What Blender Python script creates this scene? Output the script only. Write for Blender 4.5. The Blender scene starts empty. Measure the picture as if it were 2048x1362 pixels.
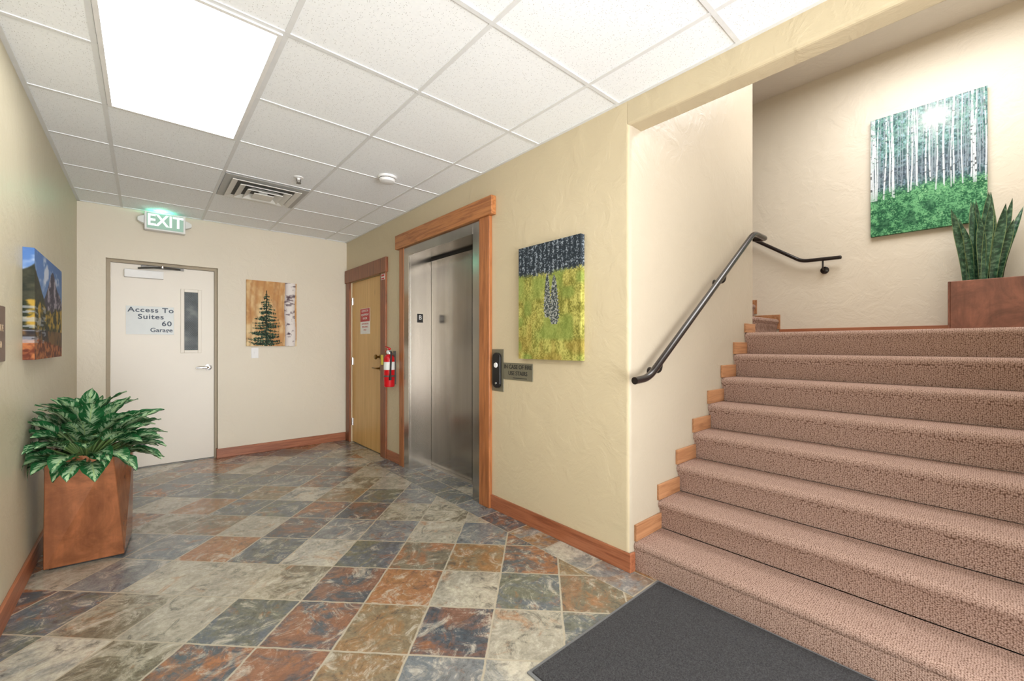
import bpy, math, random
import numpy as np
from mathutils import Vector, Matrix
random.seed(7); RNG=np.random.default_rng(5)
sc=bpy.context.scene
COL=sc.collection
try:
    sc.view_settings.view_transform='Standard'
    sc.view_settings.exposure=0.52
except Exception: pass
PI=math.pi
# ------------------------------------------------------------ node helpers
def s2l(c):
    c=c/255.0
    return c/12.92 if c<=0.04045 else ((c+0.055)/1.055)**2.4
def C(r,g,b): return (s2l(r),s2l(g),s2l(b),1.0)
def nd(nt,t,ins=None,**props):
    n=nt.nodes.new(t)
    for k,v in props.items(): setattr(n,k,v)
    for k,v in (ins or {}).items():
        s=n.inputs[k]
        if isinstance(v,bpy.types.NodeSocket): nt.links.new(v,s)
        else: s.default_value=v
    return n
def mt(nt,op,a,b=0.0,c=0.0):
    n=nt.nodes.new('ShaderNodeMath'); n.operation=op
    for i,v in enumerate((a,b,c)):
        if isinstance(v,bpy.types.NodeSocket): nt.links.new(v,n.inputs[i])
        else: n.inputs[i].default_value=v
    return n.outputs[0]
def mixc(nt,f,a,b,blend='MIX'):
    n=nt.nodes.new('ShaderNodeMix'); n.data_type='RGBA'; n.blend_type=blend
    for i,v in ((0,f),(6,a),(7,b)):
        if isinstance(v,bpy.types.NodeSocket): nt.links.new(v,n.inputs[i])
        else: n.inputs[i].default_value=v
    return n.outputs[2]
def mixf(nt,f,a,b):
    n=nt.nodes.new('ShaderNodeMix'); n.data_type='FLOAT'
    for i,v in ((0,f),(2,a),(3,b)):
        if isinstance(v,bpy.types.NodeSocket): nt.links.new(v,n.inputs[i])
        else: n.inputs[i].default_value=v
    return n.outputs[0]
def ramp(nt,f,stops,interp='LINEAR'):
    n=nt.nodes.new('ShaderNodeValToRGB'); cr=n.color_ramp; cr.interpolation=interp
    while len(cr.elements)<len(stops): cr.elements.new(0.5)
    for e,(p,c) in zip(cr.elements,stops):
        e.position=p; e.color=c
    nt.links.new(f,n.inputs[0]); return n.outputs[0]
def gray(v): return (v,v,v,1)
def newmat(name):
    m=bpy.data.materials.new(name); m.use_nodes=True
    nt=m.node_tree; b=nt.nodes['Principled BSDF']
    return m,nt,b
def setb(nt,b,**kw):
    for k,v in kw.items():
        s=b.inputs[k.replace('_',' ')]
        if isinstance(v,bpy.types.NodeSocket): nt.links.new(v,s)
        else: s.default_value=v
def pos(nt,scale=None):
    g=nt.nodes.new('ShaderNodeNewGeometry').outputs['Position']
    if scale:
        g=nd(nt,'ShaderNodeVectorMath',{0:g,1:scale},operation='MULTIPLY').outputs[0]
    return g
def bump(nt,b,h,strength=0.3,dist=0.01):
    n=nd(nt,'ShaderNodeBump',{'Height':h,'Strength':strength,'Distance':dist})
    nt.links.new(n.outputs[0],b.inputs['Normal'])
def noise(nt,vec,scale,detail=3,rough=0.5,out='Fac',dist=0.0):
    return nd(nt,'ShaderNodeTexNoise',{'Vector':vec,'Scale':scale,'Detail':detail,'Roughness':rough,'Distortion':dist}).outputs[out]

def simple(name,col,rough=0.5,metal=0.0,var=0.06,scale=20.0,bmp=0.0,emit=0.0,ecol=None,spec=0.5):
    m,nt,b=newmat(name)
    p=pos(nt); f=noise(nt,p,scale,3)
    d=tuple(c*(1-var) for c in col[:3])+(1,); l=tuple(min(1,c*(1+var)) for c in col[:3])+(1,)
    setb(nt,b,Base_Color=mixc(nt,f,d,l),Roughness=rough,Metallic=metal)
    b.inputs['Specular IOR Level'].default_value=spec
    if bmp: bump(nt,b,f,bmp,0.003)
    if emit:
        b.inputs['Emission Color'].default_value=ecol or col; b.inputs['Emission Strength'].default_value=emit
    return m
def wallmat(name,col):
    m,nt,b=newmat(name); p=pos(nt)
    f=noise(nt,p,1.3,3); f2=noise(nt,p,6,5,0.6,dist=0.6); f3=noise(nt,p,90,2)
    c=mixc(nt,f,tuple(x*.95 for x in col[:3])+(1,),tuple(min(1,x*1.04) for x in col[:3])+(1,))
    setb(nt,b,Base_Color=c,Roughness=0.42); b.inputs['Specular IOR Level'].default_value=0.38
    r=ramp(nt,f2,[(0.42,gray(0)),(0.62,gray(1))])
    h=mt(nt,'ADD',r,mt(nt,'MULTIPLY',f3,0.12))
    bump(nt,b,h,0.4,0.004); return m
def woodmat(name,c1,c2,axis,rough=0.4,scale=1.0):
    m,nt,b=newmat(name)
    sc3=[46,46,46]; sc3[axis]=2.4
    p=pos(nt,tuple(s*scale for s in sc3))
    f=noise(nt,p,1.0,6,0.65,dist=1.0); f2=noise(nt,pos(nt),3.0,2)
    dk=tuple(x*.72 for x in c2[:3])+(1,)
    c=ramp(nt,f,[(0.28,dk),(0.40,c2),(0.55,c1),(0.8,tuple(min(1,x*1.2) for x in c1[:3])+(1,))])
    c=mixc(nt,mt(nt,'MULTIPLY',f2,0.35),c,c2)
    vo=nd(nt,'ShaderNodeTexVoronoi',{'Vector':pos(nt,tuple(2.0 if i==axis else 5.0 for i in range(3))),'Scale':1.0}).outputs['Distance']
    k=ramp(nt,vo,[(0.0,gray(1)),(0.10,gray(0))])
    c=mixc(nt,mt(nt,'MULTIPLY',k,0.6),c,tuple(x*.4 for x in c2[:3])+(1,))
    setb(nt,b,Base_Color=c,Roughness=rough); bump(nt,b,f,0.08,0.002); return m

M_wallL=wallmat('paint_olive',C(199,191,166))
M_wallR=wallmat('paint_tan',C(199,185,155))
M_wallB=wallmat('paint_beige',C(212,203,185))
M_wallS=wallmat('paint_stair',C(213,204,188))
M_wallT=wallmat('tan_shaded_side',C(177,166,148))  # darkened copy of the tan wall colour, tones down its brightly lit side
M_greyc=wallmat('paint_stair_ceiling',C(226,220,211))
M_base=woodmat('fir_red_y',C(166,104,72),C(136,78,50),1)
M_baseX=woodmat('fir_red_x',C(166,104,72),C(136,78,50),0)
M_trimY=woodmat('fir_trim_y',C(182,122,72),C(148,90,50),1)
M_trimZ=woodmat('fir_trim_z',C(176,112,66),C(142,86,48),2)
M_trimD=woodmat('fir_dark_z',C(144,86,52),C(112,64,38),2)
M_maple=woodmat('maple_door',C(212,172,108),C(202,160,94),2,0.35,0.5)
M_block=woodmat('fir_block',C(178,130,92),C(152,104,70),0)
M_grid=simple('tbar_white',C(222,224,226),0.5)
M_steel_d=simple('satin_chrome',(0.62,0.62,0.62,1),0.25,1.0,0.03)
M_black=simple('black_plastic',C(22,22,24),0.35)
M_bronze=simple('dark_bronze_rail',C(30,24,24),0.22,0.0,0.05)
M_brass=simple('brass',C(150,120,70),0.3,1.0)
M_white=simple('white_plastic',C(228,228,228),0.45)
M_red=simple('red_enamel',C(188,18,28),0.25)
M_redsign=simple('red_print',C(178,16,26),0.4)
M_yellow=simple('yellow_tag',C(222,204,70),0.5)
M_navy=simple('navy_print',C(56,68,84),0.5)
M_dkgrey=simple('grey_metal',C(92,90,86),0.4,0.5)
M_vent=simple('vent_paint',C(222,221,216),0.5)
M_ventback=simple('vent_plate',C(180,180,178),0.6)
M_throat=simple('vent_throat',C(96,94,90),0.7)
M_soil=simple('soil',C(50,38,28),0.95,0,0.4,60,0.8)
M_doorp=simple('door_paint',C(223,216,204),0.4,0,0.04,3)
M_framep=simple('frame_paint',C(158,144,120),0.5)
M_plaque=simple('bronze_plaque',C(100,72,56),0.4,0.4)
M_plaquet=simple('plaque_text',C(180,156,128),0.4,0.3)
M_signgrey=simple('engraved_sign',C(122,118,100),0.35,0.3)
M_signtxt=simple('engraved_text',C(40,40,38),0.5)
M_acryl=simple('sign_white',C(222,224,222),0.2)
M_silver=simple('silver_sign',C(184,189,188),0.3,0,0.12,6)
M_dark=simple('dark_void',C(40,38,36),0.7)  # dark colour stands in for unlit space behind and above the doors
M_matedge=simple('mat_edge',C(108,110,112),0.6,0,0.1,60)

def steelmat(name,lo,hi,hh):
    m,nt,b=newmat(name)
    f=noise(nt,pos(nt,(120,120,1.2)),1.0,4,0.6); f2=noise(nt,pos(nt,(1.2,4.5,.4)),1.1,3)
    bc=mixc(nt,f,lo,hi); bc=mixc(nt,ramp(nt,f2,[(0.38,gray(0)),(0.62,gray(.6))]),bc,hh)
    setb(nt,b,Base_Color=bc,Metallic=1.0,Roughness=mixf(nt,f2,0.14,0.26)); bump(nt,b,f,0.03,0.001); return m
M_steel=steelmat('brushed_steel',(0.38,0.355,0.325,1),(0.46,0.435,0.40,1),(0.54,0.515,0.48,1))
M_steelp=steelmat('brushed_steel_door',(0.24,0.22,0.198,1),(0.30,0.278,0.25,1),(0.37,0.345,0.312,1))
def corten(name,c1,c2,rg=0.3):
    m,nt,b=newmat(name); p=pos(nt)
    f=noise(nt,p,5.5,7,0.68,dist=0.8); f2=noise(nt,p,40,4,0.7); f3=noise(nt,pos(nt,(14,14,1.6)),1.0,5,0.65)
    c=ramp(nt,f,[(0.3,c2),(0.52,c1),(0.72,tuple(min(1,x*1.35) for x in c1[:3])+(1,))])
    c=mixc(nt,ramp(nt,f3,[(0.45,gray(0)),(0.66,gray(.6))]),c,c2)
    c=mixc(nt,mt(nt,'MULTIPLY',f2,0.4),c,tuple(x*.7 for x in c2[:3])+(1,))
    setb(nt,b,Base_Color=c,Roughness=mixf(nt,f3,rg-.06,rg+.1),Metallic=0.25); bump(nt,b,f2,0.05,0.002); return m
M_corten=corten('copper_rust',C(168,106,68),C(120,72,44),.2)
M_corten2=corten('copper_red',C(138,88,70),C(92,58,46),.32)
# ceiling tile
M_ceil,nt,b=newmat('acoustic_tile'); p=pos(nt)
v=nd(nt,'ShaderNodeTexVoronoi',{'Vector':p,'Scale':130.0,'Randomness':1.0}); 
vd=v.outputs['Distance']; vr=nd(nt,'ShaderNodeSeparateColor',{0:v.outputs['Color']}).outputs[0]
k=mt(nt,'MULTIPLY',mt(nt,'LESS_THAN',vd,0.23),mt(nt,'LESS_THAN',vr,0.5))
n2=noise(nt,p,60,3)
c=mixc(nt,n2,C(236,240,245),C(249,252,255)); c=mixc(nt,mt(nt,'MULTIPLY',k,0.6),c,C(152,152,150))
setb(nt,b,Base_Color=c,Roughness=0.9); bump(nt,b,mt(nt,'SUBTRACT',n2,k),0.2,0.003)
# light lens
M_lens,nt,b=newmat('light_lens')
setb(nt,b,Base_Color=(0.9,0.9,0.9,1),Roughness=0.4); b.inputs['Emission Color'].default_value=(1.0,0.995,0.985,1); b.inputs['Emission Strength'].default_value=5.0
# slate
M_slate,nt,b=newmat('slate_tiles'); g=pos(nt)
sx=nd(nt,'ShaderNodeSeparateXYZ',{0:g}); X,Y=sx.outputs[0],sx.outputs[1]
wob=noise(nt,g,14,4,.6); wob2=noise(nt,nd(nt,'ShaderNodeVectorMath',{0:g,1:(7.,3.,1.)},operation='ADD').outputs[0],14,4,.6)
w1=mt(nt,'MULTIPLY',mt(nt,'SUBTRACT',wob,0.5),0.04); w2=mt(nt,'MULTIPLY',mt(nt,'SUBTRACT',wob2,0.5),0.04)
a=mt(nt,'MULTIPLY_ADD',mt(nt,'ADD',X,Y),0.70711/0.305,-1.901/0.305+50)
bb=mt(nt,'MULTIPLY_ADD',mt(nt,'SUBTRACT',X,Y),0.70711/0.305,0.207/0.305+50)
m_=mt(nt,'GREATER_THAN',X,1.75)
a2=mt(nt,'MULTIPLY_ADD',X,1/0.2,-1.75/0.2+100); b2=mt(nt,'MULTIPLY_ADD',Y,1/0.305,20.3)
ca=mt(nt,'ADD',mixf(nt,m_,a,a2),w1); cb=mt(nt,'ADD',mixf(nt,m_,bb,b2),w2)
ia,ib=mt(nt,'FLOOR',ca),mt(nt,'FLOOR',cb); fa,fb=mt(nt,'FRACT',ca),mt(nt,'FRACT',cb)
ed=mt(nt,'MINIMUM',mt(nt,'MINIMUM',fa,mt(nt,'SUBTRACT',1.0,fa)),mt(nt,'MINIMUM',fb,mt(nt,'SUBTRACT',1.0,fb)))
grout=ramp(nt,ed,[(0.010,gray(1)),(0.018,gray(0))])
cell=nd(nt,'ShaderNodeCombineXYZ',{0:ia,1:ib,2:m_}).outputs[0]
wn=nd(nt,'ShaderNodeTexWhiteNoise',{'Vector':cell},noise_dimensions='3D')
r1=wn.outputs['Value']; rs=nd(nt,'ShaderNodeSeparateColor',{0:wn.outputs['Color']}); r2,r3=rs.outputs[0],rs.outputs[1]
off=nd(nt,'ShaderNodeVectorMath',{0:wn.outputs['Color'],1:(30.,30.,30.)},operation='MULTIPLY').outputs[0]
q=nd(nt,'ShaderNodeVectorMath',{0:g,1:off},operation='ADD').outputs[0]
base=ramp(nt,r1,[(0.0,C(78,85,92)),(0.19,C(114,107,90)),(0.31,C(156,151,138)),(0.42,C(94,102,109)),(0.57,C(130,117,94)),(0.65,C(154,110,78)),(0.76,C(126,128,128)),(0.89,C(188,182,166))],'CONSTANT')
sec=ramp(nt,r2,[(0.0,C(158,104,66)),(0.24,C(184,178,160)),(0.42,C(108,110,92)),(0.58,C(148,112,74)),(0.78,C(100,110,118))],'CONSTANT')
big=noise(nt,q,4.5,8,0.72,dist=1.0)
mk=ramp(nt,big,[(0.45,gray(0)),(0.57,gray(1))])
c=mixc(nt,mt(nt,'MULTIPLY',mk,mixf(nt,r3,0.45,1.0)),base,sec)
n3=noise(nt,nd(nt,'ShaderNodeVectorMath',{0:q,1:(3.,9.,2.)},operation='ADD').outputs[0],8.0,9,0.78,dist=1.3)
c=mixc(nt,ramp(nt,n3,[(0.52,gray(0)),(0.63,gray(.7))]),c,C(196,190,175))
c=mixc(nt,ramp(nt,n3,[(0.36,gray(.7)),(0.46,gray(0))]),c,C(62,64,66))
n5=noise(nt,nd(nt,'ShaderNodeVectorMath',{0:q,1:(13.,1.,5.)},operation='ADD').outputs[0],5.0,8,0.74,dist=1.0)
c=mixc(nt,ramp(nt,n5,[(0.56,gray(0)),(0.66,gray(.55))]),c,C(158,104,60))
n4=noise(nt,q,36,8,0.78)
c=mixc(nt,1.0,c,ramp(nt,n4,[(0.28,gray(.6)),(0.72,gray(1.28))]),'MULTIPLY')
c=mixc(nt,grout,c,mixc(nt,wob,C(150,142,124),C(188,180,162)))
setb(nt,b,Base_Color=c,Roughness=mixf(nt,n4,0.08,0.28)); b.inputs['Specular IOR Level'].default_value=0.9
h=mt(nt,'ADD',mt(nt,'MULTIPLY',n3,0.5),mt(nt,'MULTIPLY',n4,0.25)); h=mt(nt,'SUBTRACT',h,mt(nt,'MULTIPLY',grout,0.5))
bump(nt,b,h,0.22,0.005)
# carpet
M_carpet,nt,b=newmat('loop_carpet'); g=pos(nt)
s=nd(nt,'ShaderNodeSeparateXYZ',{0:g}); prof=mt(nt,'ADD',s.outputs[0],s.outputs[2])
wv=noise(nt,g,25,2)
vec=nd(nt,'ShaderNodeCombineXYZ',{0:mt(nt,'ADD',mt(nt,'MULTIPLY',s.outputs[1],.8),mt(nt,'MULTIPLY',wv,.008)),1:mt(nt,'ADD',mt(nt,'MULTIPLY',prof,1.35),mt(nt,'MULTIPLY',wv,.006)),2:0.0}).outputs[0]
vo=nd(nt,'ShaderNodeTexVoronoi',{'Vector':vec,'Scale':185.0,'Randomness':0.6},voronoi_dimensions='2D')
d=vo.outputs['Distance']; rc=nd(nt,'ShaderNodeSeparateColor',{0:vo.outputs['Color']}).outputs[0]
c=ramp(nt,d,[(0.12,C(190,164,152)),(0.42,C(158,131,118)),(0.68,C(98,74,63))])
c=mixc(nt,mt(nt,'MULTIPLY',mt(nt,'GREATER_THAN',rc,0.74),0.25),c,C(112,84,70))
setb(nt,b,Base_Color=c,Roughness=0.95); b.inputs['Specular IOR Level'].default_value=0.1
bump(nt,b,mt(nt,'SUBTRACT',1.0,d),0.5,0.003)
# mat
M_mat,nt,b=newmat('charcoal_mat'); g=pos(nt)
n1=noise(nt,g,220,3,0.7); st=noise(nt,pos(nt,(140,3,1)),1.0,2)
c=ramp(nt,n1,[(0.3,C(36,36,38)),(0.7,C(84,84,86))]); c=mixc(nt,mt(nt,'MULTIPLY',st,0.4),c,C(54,54,56))
setb(nt,b,Base_Color=c,Roughness=0.95); b.inputs['Specular IOR Level'].default_value=0.2; bump(nt,b,n1,0.7,0.004)
def leafmat(name,kind):
    m,nt,b=newmat(name)
    at=nd(nt,'ShaderNodeAttribute',attribute_name='luv'); s=nd(nt,'ShaderNodeSeparateXYZ',{0:at.outputs['Vector']})
    u,v,r=s.outputs[0],s.outputs[1],s.outputs[2]
    au=mt(nt,'ABSOLUTE',u)
    if kind==0:
        vec=nd(nt,'ShaderNodeCombineXYZ',{0:mt(nt,'MULTIPLY',u,1.4),1:mt(nt,'SUBTRACT',mt(nt,'MULTIPLY',v,13.0),mt(nt,'MULTIPLY',au,3.6)),2:r}).outputs[0]
        n=noise(nt,vec,1.0,5,0.65)
        band=mt(nt,'SUBTRACT',mt(nt,'ADD',n,mt(nt,'MULTIPLY',mt(nt,'SUBTRACT',0.55,au),0.28)),0.045)
        k=ramp(nt,band,[(0.46,gray(0)),(0.58,gray(1))])
        c=mixc(nt,k,C(34,90,50),C(162,192,152))
        mid=mt(nt,'LESS_THAN',au,0.05); c=mixc(nt,mid,c,C(160,188,128))
        c=mixc(nt,mt(nt,'GREATER_THAN',v,1.5),c,C(110,140,84))
        setb(nt,b,Base_Color=c,Roughness=0.24)
    else:
        vec=nd(nt,'ShaderNodeCombineXYZ',{0:mt(nt,'MULTIPLY',u,0.8),1:mt(nt,'MULTIPLY',v,22.0),2:r}).outputs[0]
        n=noise(nt,vec,1.0,3,0.6)
        c=ramp(nt,n,[(0.38,C(26,56,42)),(0.52,C(48,86,62)),(0.62,C(90,122,96))])
        c=mixc(nt,mt(nt,'MULTIPLY',mt(nt,'GREATER_THAN',au,0.86),0.6),c,C(130,148,92))
        setb(nt,b,Base_Color=c,Roughness=0.38)
    return m
M_leaf=leafmat('variegated_leaf',0); M_sword=leafmat('sword_leaf',1)
M_glass,nt,b=newmat('wired_glass'); g=pos(nt); s=nd(nt,'ShaderNodeSeparateXYZ',{0:g})
p1=mt(nt,'FRACT',mt(nt,'MULTIPLY',mt(nt,'ADD',s.outputs[0],s.outputs[2]),55.)); p2=mt(nt,'FRACT',mt(nt,'MULTIPLY',mt(nt,'SUBTRACT',s.outputs[0],s.outputs[2]),55.))
w=mt(nt,'MAXIMUM',mt(nt,'LESS_THAN',p1,0.14),mt(nt,'LESS_THAN',p2,0.14))
gn=noise(nt,g,9,2)
base=ramp(nt,gn,[(0.35,C(50,58,62)),(0.55,C(80,88,92)),(0.7,C(116,122,122))])
setb(nt,b,Base_Color=mixc(nt,mt(nt,'MULTIPLY',w,.6),base,C(124,126,122)),Roughness=0.35); b.inputs['Specular IOR Level'].default_value=0.15
def canvasmat(name):
    m,nt,b=newmat(name)
    at=nd(nt,'ShaderNodeAttribute',attribute_name='paint')
    n=noise(nt,pos(nt),400,2)
    setb(nt,b,Base_Color=at.outputs['Color'],Roughness=0.6); bump(nt,b,n,0.08,0.001)
    b.inputs['Specular IOR Level'].default_value=0.15
    return m
M_canvas=canvasmat('canvas_print')
M_exitf,nt,b=newmat('exit_face')
setb(nt,b,Base_Color=C(158,192,178),Roughness=0.4); b.inputs['Emission Color'].default_value=C(140,205,172); b.inputs['Emission Strength'].default_value=0.05
M_exitt,nt,b=newmat('exit_letters')
setb(nt,b,Base_Color=C(250,255,250)); b.inputs['Emission Color'].default_value=(0.9,1,0.95,1); b.inputs['Emission Strength'].default_value=0.4

# ------------------------------------------------------------ mesh builder
class MB:
    def __init__(s): s.v=[]; s.f=[]; s.m=[]; s.a=[]
    def add(s,vs,fs,m=0,at=None):
        o=len(s.v); s.v+= [tuple(x) for x in vs]; s.f+=[tuple(i+o for i in f) for f in fs]; s.m+=[m]*len(fs)
        s.a+= at if at else [(0,0,0)]*len(vs)
    def box(s,x0,x1,y0,y1,z0,z1,m=0):
        vs=[(x0,y0,z0),(x1,y0,z0),(x1,y1,z0),(x0,y1,z0),(x0,y0,z1),(x1,y0,z1),(x1,y1,z1),(x0,y1,z1)]
        s.add(vs,[(0,3,2,1),(4,5,6,7),(0,1,5,4),(1,2,6,5),(2,3,7,6),(3,0,4,7)],m)
    def prism(s,poly,axis,a0,a1,m=0):
        def P(p,a):
            if axis=='z': return (p[0],p[1],a)
            if axis=='y': return (p[0],a,p[1])
            return (a,p[0],p[1])
        n=len(poly); vs=[P(p,a0) for p in poly]+[P(p,a1) for p in poly]
        fs=[(i,(i+1)%n,n+(i+1)%n,n+i) for i in range(n)]+[tuple(range(n))[::-1],tuple(range(n,2*n))]
        s.add(vs,fs,m)
    def tube(s,pts,r,n=12,m=0,cap=True):
        pts=[Vector(p) for p in pts]; rs=r if isinstance(r,(list,tuple)) else [r]*len(pts)
        T=[]
        for i in range(len(pts)):
            t=(pts[min(i+1,len(pts)-1)]-pts[max(i-1,0)]); T.append(t.normalized())
        up=Vector((0,0,1)) if abs(T[0].z)<0.9 else Vector((1,0,0))
        N=(up-T[0]*up.dot(T[0])).normalized(); vs=[]
        for i,p in enumerate(pts):
            N=(N-T[i]*N.dot(T[i])).normalized(); B=T[i].cross(N)
            for k in range(n):
                a=2*PI*k/n; vs.append(p+(N*math.cos(a)+B*math.sin(a))*rs[i])
        fs=[]
        for i in range(len(pts)-1):
            for k in range(n):
                k2=(k+1)%n; fs.append((i*n+k,i*n+k2,(i+1)*n+k2,(i+1)*n+k))
        if cap: fs.append(tuple(range(n))[::-1]); fs.append(tuple(range((len(pts)-1)*n,len(pts)*n)))
        s.add(vs,fs,m)
    def lathe(s,prof,c,axis='z',n=32,m=0):
        vs=[]
        for r,h in prof:
            for k in range(n):
                a=2*PI*k/n; p,q=r*math.cos(a),r*math.sin(a)
                if axis=='z': vs.append((c[0]+p,c[1]+q,c[2]+h))
                elif axis=='y': vs.append((c[0]+p,c[1]+h,c[2]+q))
                else: vs.append((c[0]+h,c[1]+p,c[2]+q))
        fs=[]
        for i in range(len(prof)-1):
            for k in range(n):
                k2=(k+1)%n; fs.append((i*n+k,i*n+k2,(i+1)*n+k2,(i+1)*n+k))
        fs.append(tuple(range(n))[::-1]); fs.append(tuple(range((len(prof)-1)*n,len(prof)*n)))
        s.add(vs,fs,m)
    def ob(s,name,mats,parent=None,smooth=False,bevel=0.0,seg=2,attr=False,angle=35,recalc=True):
        if not isinstance(mats,(list,tuple)): mats=[mats]
        V=np.array(s.v,dtype=float); c=(V.min(0)+V.max(0))/2
        if not parent: c[2]=V[:,2].min()
        me=bpy.data.meshes.new(name); me.from_pydata([tuple(x) for x in (V-c)],[],s.f)
        for m in mats: me.materials.append(m)
        me.polygons.foreach_set('material_index',s.m)
        if recalc:
            import bmesh
            bm=bmesh.new(); bm.from_mesh(me); bmesh.ops.recalc_face_normals(bm,faces=bm.faces); bm.to_mesh(me); bm.free()
        if attr:
            at=me.attributes.new('luv','FLOAT_VECTOR','POINT'); at.data.foreach_set('vector',np.array(s.a,dtype=np.float32).ravel())
        if smooth:
            me.polygons.foreach_set('use_smooth',[True]*len(me.polygons)); me.set_sharp_from_angle(angle=math.radians(angle))
        me.update()
        o=bpy.data.objects.new(name,me); COL.objects.link(o); o.location=Vector(c)
        if bevel:
            bv=o.modifiers.new('bevel','BEVEL'); bv.width=bevel; bv.segments=seg; bv.limit_method='ANGLE'; bv.angle_limit=math.radians(40)
        if parent: par(o,parent)
        return o
def par(o,p):
    o.parent=p; o.matrix_parent_inverse=Matrix.Translation(p.location).inverted()
def thing(name,label,cat,loc,kind=None,group=None):
    e=bpy.data.objects.new(name,None); COL.objects.link(e); e.location=loc; e.empty_display_size=0.1
    e['label']=label; e['category']=cat
    if kind: e['kind']=kind
    if group: e['group']=group
    return e
def tag(o,label,cat,kind=None,group=None):
    o['label']=label; o['category']=cat
    if kind: o['kind']=kind
    if group: o['group']=group
    return o
def bx(name,mat,parent,x0,x1,y0,y1,z0,z1,bevel=0.0,seg=2):
    m=MB(); m.box(x0,x1,y0,y1,z0,z1); return m.ob(name,mat,parent,bevel=bevel,seg=seg)
ROT={'back':(PI/2,0,0),'right':(PI/2,0,-PI/2),'left':(PI/2,0,PI/2)}
def text(name,body,h,loc,face,mat,parent,ext=0.0008,align='CENTER',bold=0.0,sx=1.0,space=1.0):
    cu=bpy.data.curves.new(name,'FONT'); cu.body=body; cu.size=h/0.70; cu.extrude=ext; cu.align_x=align; cu.align_y='CENTER'; cu.offset=bold; cu.space_character=space
    t=bpy.data.objects.new('tmp',cu); COL.objects.link(t); bpy.context.view_layer.update()
    dg=bpy.context.evaluated_depsgraph_get(); me=bpy.data.meshes.new_from_object(t.evaluated_get(dg)); 
    bpy.data.objects.remove(t); me.materials.clear(); me.materials.append(mat)
    o=bpy.data.objects.new(name,me); COL.objects.link(o); o.location=loc; o.rotation_euler=ROT[face]; o.scale=(sx,1,1)
    par(o,parent); return o

XW=1.93; YB=5.40; XL=-0.46; H=2.50; YC=1.262; XF=4.80; XC=3.675; YE=-0.62; LZ=1.296; HC=3.72; YF=-1.7
# ------------------------------------------------------------ structure
o=bx('floor',M_slate,None,-0.6,5.0,YF,5.65,-0.05,0); tag(o,'multicoloured slate tile floor laid diagonally','floor','structure')
o=bx('wall_left',M_wallL,None,XL-0.12,XL,YF,5.65,0,2.6); tag(o,'olive tan textured plaster wall','wall','structure')
m=MB(); m.box(XL,-0.273,YB,YB+.13,0,2.6); m.box(0.582,XW+.14,YB,YB+.13,0,2.6); m.box(-0.273,0.582,YB,YB+.13,2.01,2.6)
o=m.ob('wall_back',M_wallB); tag(o,'beige plaster end wall with door recess','wall','structure')
m=MB(); m.box(XW,2.05,3.798,4.342,0,2.6); m.box(XW,2.05,5.25,YB,0,2.6); m.box(XW,2.05,4.342,5.25,1.972,2.6); m.box(XW,2.05,2.553,3.798,2.152,2.6)
o=m.ob('wall_right',M_wallR); tag(o,'tan plaster wall around the elevator','wall','structure')
m=MB(); m.box(2.06,2.10,4.3,5.39,0,2.6); m.box(2.27,2.31,2.5,3.85,0,2.6); m.box(2.05,2.27,3.80,3.85,0,2.6); m.box(2.055,2.27,2.5,2.552,0,2.6)  # unseen dark panels added to stop light leaking around the doors
o=m.ob('shaft_light_block',M_dark); tag(o,'added dark backing blocking stray light behind the doors','wall','structure')
def arc(cx,cy,r,a0,a1,n=6): return [(cx+r*math.cos(math.radians(a0+(a1-a0)*i/n)),cy+r*math.sin(math.radians(a0+(a1-a0)*i/n))) for i in range(n+1)]
R=0.025
poly=[(XW,2.553)]+arc(XW+R,YC+R,R,180,270)+arc(XC-R,YC+R,R,270,360)+[(XC,4.6),(XC-.12,4.6),(XC-.12,YC+.12),(2.05,YC+.12),(2.05,2.553)]
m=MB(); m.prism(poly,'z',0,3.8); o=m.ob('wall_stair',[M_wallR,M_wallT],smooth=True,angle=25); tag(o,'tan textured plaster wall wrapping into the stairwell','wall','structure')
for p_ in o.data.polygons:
    if p_.normal.y<-.7: p_.material_index=1  # stair-facing side takes the darkened wall colour
m=MB(); m.box(XW,2.05,YE,YC+.03,2.365,3.8); o=m.ob('wall_beam',M_wallR,bevel=0.015,seg=3); tag(o,'tan plaster header beam over the stair opening','wall','structure')
o=bx('wall_far',M_wallS,None,XF,XF+.12,YE-.12,4.72,0,3.8); tag(o,'cream plaster wall behind the stair landing','wall','structure')
o=bx('wall_side',M_wallS,None,XW,XF,YE-.12,YE,0,3.8); tag(o,'cream plaster wall beside the stairs','wall','structure')
o=bx('wall_entry',M_wallR,None,XW,2.05,YF,YE-.12,0,2.6); tag(o,'tan plaster wall near the entry','wall','structure')
o=bx('wall_upper',M_wallS,None,XC,XF,4.6,4.72,0,3.8); tag(o,'cream plaster wall at the upper flight','wall','structure')
m=MB(); m.box(XL,XW,YF,YB,H,H+.08); o=m.ob('ceiling',M_ceil); tag(o,'white acoustic tile drop ceiling','ceiling','structure')
m=MB(); m.box(2.05,XF,YE,4.6,HC,HC+.08); o=m.ob('ceiling_stair',M_greyc); tag(o,'beige painted stairwell ceiling','ceiling','structure')
m=MB(); XG=[-0.164,0.446,1.056,1.666]; 
for x in XG: m.box(x-.010,x+.010,YF,YB,H-.004,H)
y=1.936-0.6097*6
while y<YB:
    if y>YF: m.box(XL,XW,y-.010,y+.010,H-.0042,H)
    y+=0.6097
m.box(XL,XL+.02,YF,YB,H-.005,H); m.box(XW-.02,XW,YF,YB,H-.005,H); m.box(XL,XW,YB-.02,YB,H-.005,H)
o=m.ob('trim_1',M_grid); tag(o,'white metal ceiling suspension grid','trim','structure')
bh=0.10
m=MB(); m.box(XL,XL+.014,YF,YB,0,bh); o=m.ob('baseboard_left',M_base,bevel=.003); tag(o,'reddish fir baseboard','baseboard','structure')
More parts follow.
